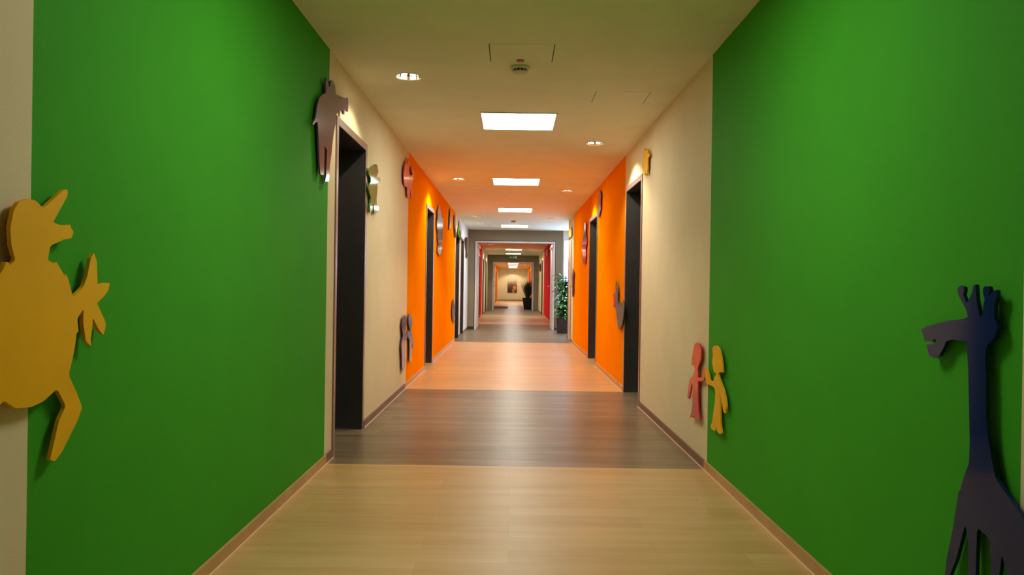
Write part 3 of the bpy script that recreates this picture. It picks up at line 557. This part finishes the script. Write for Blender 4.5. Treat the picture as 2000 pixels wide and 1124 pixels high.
r = empty('poster', (0, 56.5, 0.55)); tag(r, 'tall poster fading from pale top to dark plum and gold at the end wall', 'poster')
inv = Matrix.Translation(r.location).inverted()
PM = bpy.data.materials.new('poster_print'); PM.use_nodes = True; nt = PM.node_tree; b_ = nt.nodes['Principled BSDF']; b_.inputs['Roughness'].default_value = 0.4
tc = nt.nodes.new('ShaderNodeTexCoord'); sp = nt.nodes.new('ShaderNodeSeparateXYZ'); nt.links.new(tc.outputs['Generated'], sp.inputs[0])
ns = nt.nodes.new('ShaderNodeTexNoise'); ns.inputs['Scale'].default_value = 3.5; ns.inputs['Detail'].default_value = 5; nt.links.new(tc.outputs['Generated'], ns.inputs['Vector'])
ma = nt.nodes.new('ShaderNodeMath'); ma.operation = 'MULTIPLY_ADD'; ma.inputs[1].default_value = 0.35; nt.links.new(ns.outputs['Fac'], ma.inputs[0]); nt.links.new(sp.outputs['Z'], ma.inputs[2])
rp = nt.nodes.new('ShaderNodeValToRGB'); cr_ = rp.color_ramp
cr_.elements[0].position = 0.12; cr_.elements[0].color = lin((38, 36, 44)); cr_.elements[1].position = 1.05 if False else 1.0; cr_.elements[1].color = lin((226, 206, 176))
for p_, c_ in ((0.38, (66, 50, 52)), (0.58, (128, 86, 78)), (0.74, (190, 160, 138)), (0.86, (222, 202, 170))):
    e_ = cr_.elements.new(p_); e_.color = lin(c_)
nt.links.new(ma.outputs[0], rp.inputs['Fac']); nt.links.new(rp.outputs['Color'], b_.inputs['Base Color'])
bm = bmesh.new(); box(bm, -0.35, 0.34, 56.478, 56.498, 0.56, 1.92); link('print', bm, PM, r).matrix_parent_inverse = inv
bm = bmesh.new(); GOLD = new_mat('gold_ink', (214, 140, 50), 0.4)
plate(bm, [(0.10, 0.85), (0.02, 1.0), (0.09, 1.02), (0.12, 1.16), (0.17, 1.05), (0.24, 1.12), (0.26, 0.98), (0.33, 0.93), (0.26, 0.86), (0.22, 0.70), (0.16, 0.78)], 56.4755, 56.4775)
link('gold_shape', bm, GOLD, r).matrix_parent_inverse = inv
bm = bmesh.new(); plate(bm, [(-0.02, 0.86), (0.06, 0.84), (0.22, 0.58), (0.02, 0.58)], 56.4758, 56.4778)
link('pale_stripe', bm, new_mat('pale_ink', (180, 140, 120), 0.5), r).matrix_parent_inverse = inv

MATM = vary(new_mat('dark_mat_pile', (92, 76, 84), 0.95), (92, 76, 84), 0.15, 60)
bm = bmesh.new(); box(bm, -0.86, -0.2, 35.6, 38.6, 0.0005, 0.012, 0, 0.003)
tag(link('door_mat', bm, MATM), 'dark flat mat on the left of the floor beyond the second fire door', 'mat')

# ------------------------------------------------------------ plants
LEAFG = vary(new_mat('glossy_leaf', (58, 128, 44), 0.35, coat=0.3), (58, 128, 44), 0.35, 14)
LEAFD = vary(new_mat('dark_grass_leaf', (44, 84, 34), 0.45), (44, 84, 34), 0.4, 9)
STEM = vary(new_mat('plant_stem', (96, 84, 52), 0.7), (96, 84, 52), 0.15, 20)
POT = vary(new_mat('black_planter', (40, 38, 42), 0.45), (40, 38, 42), 0.08, 12)
SOIL = vary(new_mat('potting_soil', (58, 42, 30), 0.95), (58, 42, 30), 0.3, 60)
def leaf(bm, base, d, up, L, W, droop, n=5):
    d = d.normalized(); side = d.cross(up).normalized(); prev = None
    for i in range(n+1):
        t = i/n; p = base + d*L*t - Vector((0, 0, 1))*droop*L*t*t
        wdt = W*math.sin(math.pi*min(0.98, 0.06+t*0.92))**0.8
        a = bm.verts.new(p - side*wdt/2); c = bm.verts.new(p - up*wdt*0.12); b = bm.verts.new(p + side*wdt/2)
        if prev: bm.faces.new((prev[0], prev[1], c, a)); bm.faces.new((prev[1], prev[2], b, c))
        prev = (a, c, b)
def planter(r, w0, w1, h):
    bm = bmesh.new()
    ring = []
    for hw_, z in ((w0, 0.0), (w1, h), (w1-0.018, h), (w1-0.03, h-0.05)):
        ring.append([bm.verts.new((sx*hw_, sy*hw_, z)) for sx, sy in ((-1,-1),(1,-1),(1,1),(-1,1))])
    bm.faces.new(ring[0][::-1])
    for a, b in zip(ring, ring[1:]):
        for i in range(4): bm.faces.new((a[i], a[(i+1) % 4], b[(i+1) % 4], b[i]))
    bm.faces.new(ring[-1]); link('planter', bm, [POT], r)
    bm = bmesh.new(); q = w1-0.032; box(bm, -q, q, -q, q, h-0.05, h-0.035); link('soil', bm, SOIL, r)
r = empty('potted_plant', (1.17, 17.25, 0)); tag(r, 'tall leafy green plant in a black square planter by the bright window', 'plant')
planter(r, 0.15, 0.17, 0.34)
rnd = random.Random(3); bms = bmesh.new(); bml = bmesh.new()
for s in range(7):
    a0 = s*0.9; x, y = 0.07*math.cos(a0), 0.07*math.sin(a0); pts = []
    top = 1.12+rnd.random()*0.4; lx, ly = rnd.uniform(-.12, .12), rnd.uniform(-.12, .12)
    for i in range(8):
        t = i/7; pts.append(Vector((x+lx*t*t, y+ly*t*t, 0.28+(top-0.28)*t)))
    tube(bms, pts, [0.010-0.006*i/7 for i in range(8)], 8)
    for j in range(44):
        t = 0.1+0.9*j/43; i = min(6, int(t*7)); p = pts[i].lerp(pts[i+1], t*7-i)
        a = j*2.4+s; d = Vector((math.cos(a), math.sin(a), rnd.uniform(0.1, 0.9)))
        leaf(bml, p, d, Vector((0, 0, 1)), rnd.uniform(0.15, 0.26), rnd.uniform(0.06, 0.10), rnd.uniform(0.3, 0.9))
link('stems', bms, STEM, r, True); link('foliage', bml, LEAFG, r, True)
r = empty('potted_grass_plant', (0.71, 35.2, 0)); tag(r, 'spiky dark green plant in a black planter beyond the second fire door', 'plant')
planter(r, 0.16, 0.24, 0.52)
bml = bmesh.new()
for j in range(260):
    a = rnd.random()*2*math.pi; rr = rnd.random()*0.1; ln = rnd.uniform(0.55, 1.0); tl = rnd.uniform(0.04, 0.42)
    d = Vector((math.cos(a)*tl, math.sin(a)*tl, 1)); sd = Vector((-math.sin(a), math.cos(a), 0))
    leaf(bml, Vector((rr*math.cos(a), rr*math.sin(a), 0.48)), d, d.cross(sd).normalized(), ln, rnd.uniform(0.010, 0.022), rnd.uniform(0.0, 0.25), 6)
link('foliage', bml, LEAFD, r, True)

# ------------------------------------------------------------ painted animal and child cutouts on the walls
FT = 0.025; SP = 0.016            # face stands 25 mm off the wall, board 9 mm thick on 16 mm spacers
def gloss(name, rgb, rough=0.09, spec=0.5):
    return vary(new_mat(name, rgb, rough, spec=spec), rgb, 0.03, 5)
def cut_mesh(side, pts, d0=SP, d1=FT):
    bm = bmesh.new(); xf, xb = side_x(side, d1), side_x(side, d0)
    tri = tessellate_polygon([[Vector((p[0], p[1], 0)) for p in pts]])
    a = [bm.verts.new((xf, y, z)) for y, z in pts]; b = [bm.verts.new((xb, y, z)) for y, z in pts]
    for t in tri:
        bm.faces.new([a[i] for i in t]); bm.faces.new([b[i] for i in t[::-1]])
    n = len(pts)
    for i in range(n): bm.faces.new((a[i], a[(i+1) % n], b[(i+1) % n], b[i]))
    bmesh.ops.recalc_face_normals(bm, faces=bm.faces)
    return bm
def inside(p, poly):
    c = False; n = len(poly)
    for i in range(n):
        (x1, y1), (x2, y2) = poly[i], poly[(i+1) % n]
        if (y1 > p[1]) != (y2 > p[1]) and p[0] < (x2-x1)*(p[1]-y1)/(y2-y1)+x1: c = not c
    return c
def round_pts(pts, keep=0.25):
    """one corner-cutting pass softens the outline without moving it"""
    out = []; n = len(pts)
    for i in range(n):
        p, q = pts[i], pts[(i+1) % n]
        out.append((p[0]*(1-keep)+q[0]*keep, p[1]*(1-keep)+q[1]*keep)); out.append((p[0]*keep+q[0]*(1-keep), p[1]*keep+q[1]*(1-keep)))
    return out
def cutout(key, name, mat, label, extra=()):
    side, pts = FIG[key]; sd = -1 if side == 'L' else 1
    pts = round_pts(pts, 0.10)
    cy = sum(p[0] for p in pts)/len(pts); z0 = min(p[1] for p in pts)
    r = empty(name, (side_x(sd, 0), cy, z0)); tag(r, label, 'wall decoration')
    inv = Matrix.Translation(r.location).inverted()
    link('board', cut_mesh(sd, pts), mat, r).matrix_parent_inverse = inv
    bm = bmesh.new(); zs = [p[1] for p in pts]; got = 0; ys_ = [p[0] for p in pts]
    for fz in (0.25, 0.5, 0.75):
        z = min(zs)+(max(zs)-min(zs))*fz
        xs = [min(ys_)+(max(ys_)-min(ys_))*t/60 for t in range(61)]
        ok = [y for y in xs if all(inside((y+dy, z+dz), pts) for dy in (-.014, .014) for dz in (-.014, .014))]
        if ok:
            y = ok[len(ok)//2]; a, b = sorted((side_x(sd, 0.0002), side_x(sd, SP)))
            tube(bm, [(a, y, z), (b, y, z)], 0.010, 12); got += 1
            link('spacer', bm, DARKP, r).matrix_parent_inverse = inv; bm = bmesh.new()
    bm.free()
    if not got:
        z = sum(zs)/len(zs); a, b = sorted((side_x(sd, 0.0002), side_x(sd, SP))); bm = bmesh.new(); tube(bm, [(a, cy, z), (b, cy, z)], 0.006, 8)
        link('spacer', bm, DARKP, r).matrix_parent_inverse = inv
    for nm, mt, ep, lb in extra:
        o = link(nm, cut_mesh(sd, ep if not isinstance(ep, str) else FIG[ep][1], FT-0.004, FT+0.001), mt, r); o.matrix_parent_inverse = inv
        if lb: o['label'] = lb
    return r
FIG['purplekid'] = ('L', [(min(y, 7.655), z) for y, z in FIG['purplekid'][1]])
FIG['greykid'] = ('L', [(max(y, 7.665), z) for y, z in FIG['greykid'][1]])
YEL = gloss('yellow_lacquer', (246, 184, 0), 0.45, 0.25)
NAVY = gloss('navy_lacquer', (8, 38, 92), 0.10, 0.34)
PURP = gloss('purple_lacquer', (84, 50, 86), 0.12)
LGREEN = gloss('green_lacquer', (44, 110, 34), 0.07)
LRED = gloss('red_lacquer', (206, 34, 40), 0.15)
TEAL = gloss('grey_green_lacquer', (70, 84, 66), 0.2)
SILV = gloss('grey_blue_lacquer', (128, 132, 158), 0.12)
PLUM = gloss('plum_lacquer', (92, 26, 34), 0.15)
PINK = gloss('dusty_mauve_lacquer', (112, 54, 58), 0.18)
cutout('bird', 'bird_cutout', YEL, 'big yellow plump bird with open beak on the left wall, overlapping the green edge')
cutout('giraffe', 'giraffe_cutout', NAVY, 'dark blue giraffe with open mouth at the right edge of the green wall')
cutout('redkid', 'child_cutout', LRED, 'small red child figure touching hands, on the cream side of the right wall')
cutout('yelkid', 'child_cutout', YEL, 'small yellow child figure touching hands, on the green side of the right wall')
cutout('pig', 'boar_cutout', PURP, 'purple-grey boar with pointed ears and tusks leaning on the nearest left door frame')
cutout('frog', 'animal_cutout', LGREEN, 'green shiny animal on the cream wall right of the nearest left door')
cutout('redanimal', 'animal_cutout', LRED, 'red animal with raised claws high at the start of the left orange wall')
cutout('purplekid', 'child_cutout', PURP, 'purple child figure low on the left wall at the cream side of the orange edge')
cutout('greykid', 'child_cutout', TEAL, 'grey-green child figure low on the left wall at the orange side of the edge')
cutout('snowbear', 'animal_cutout', SILV, 'tall grey-blue animal with plum feet on the left orange wall',
       [('feet', PLUM, [p for p in FIG['snowbear'][1] if p[1] < 1.66], 'plum red lower part')])
cutout('smalldark', 'animal_cutout', TEAL, 'small dark animal high on the left orange wall behind the grey-blue one')
cutout('plumanimal', 'animal_cutout', PLUM, 'dark plum animal high at the far end of the left orange wall')
cutout('greenanimal', 'animal_cutout', LGREEN, 'green animal above and between the two doors after the orange wall')
cutout('maroon', 'animal_cutout', PLUM, 'dark red animal on the white left wall before the fire door')
cutout('lowdark', 'child_cutout', TEAL, 'dark child figure low at the far end of the left orange wall')
cutout('yelanimal', 'animal_cutout', YEL, 'small yellow animal above the corner of the nearest right door')
cutout('lizard', 'rooster_cutout', TEAL, 'grey-green rooster with a red comb low on the right orange wall', [])
FIGR = link('comb', cut_mesh(1, FIG['lizardred'][1]), LRED, None)
_ro = [o for o in COL.objects if o.name.startswith('rooster_cutout')][0]
FIGR.parent = _ro; FIGR.matrix_parent_inverse = Matrix.Translation(_ro.location).inverted(); FIGR['label'] = 'red comb'
cutout('pinkanimal', 'animal_cutout', PINK, 'mauve animal above the corner of the right orange wall door')
cutout('redclown', 'animal_cutout', LRED, 'tall red and mauve animal on the right orange wall behind the door',
       [('upper_body', PINK, [p for p in FIG['redclown'][1] if p[1] > 1.74], 'mauve upper body')])
cutout('browntall', 'child_cutout', PLUM, 'dark brown child figure at the cream edge before the daylight niche')
cutout('yelsmall', 'animal_cutout', YEL, 'small yellow animal above the pale flush door on the right')
cutout('fardark', 'animal_cutout', PLUM, 'dark animal high on the far right red wall')
cutout('farpurple', 'animal_cutout', PURP, 'purple animal on the far right cream wall before the second fire door')
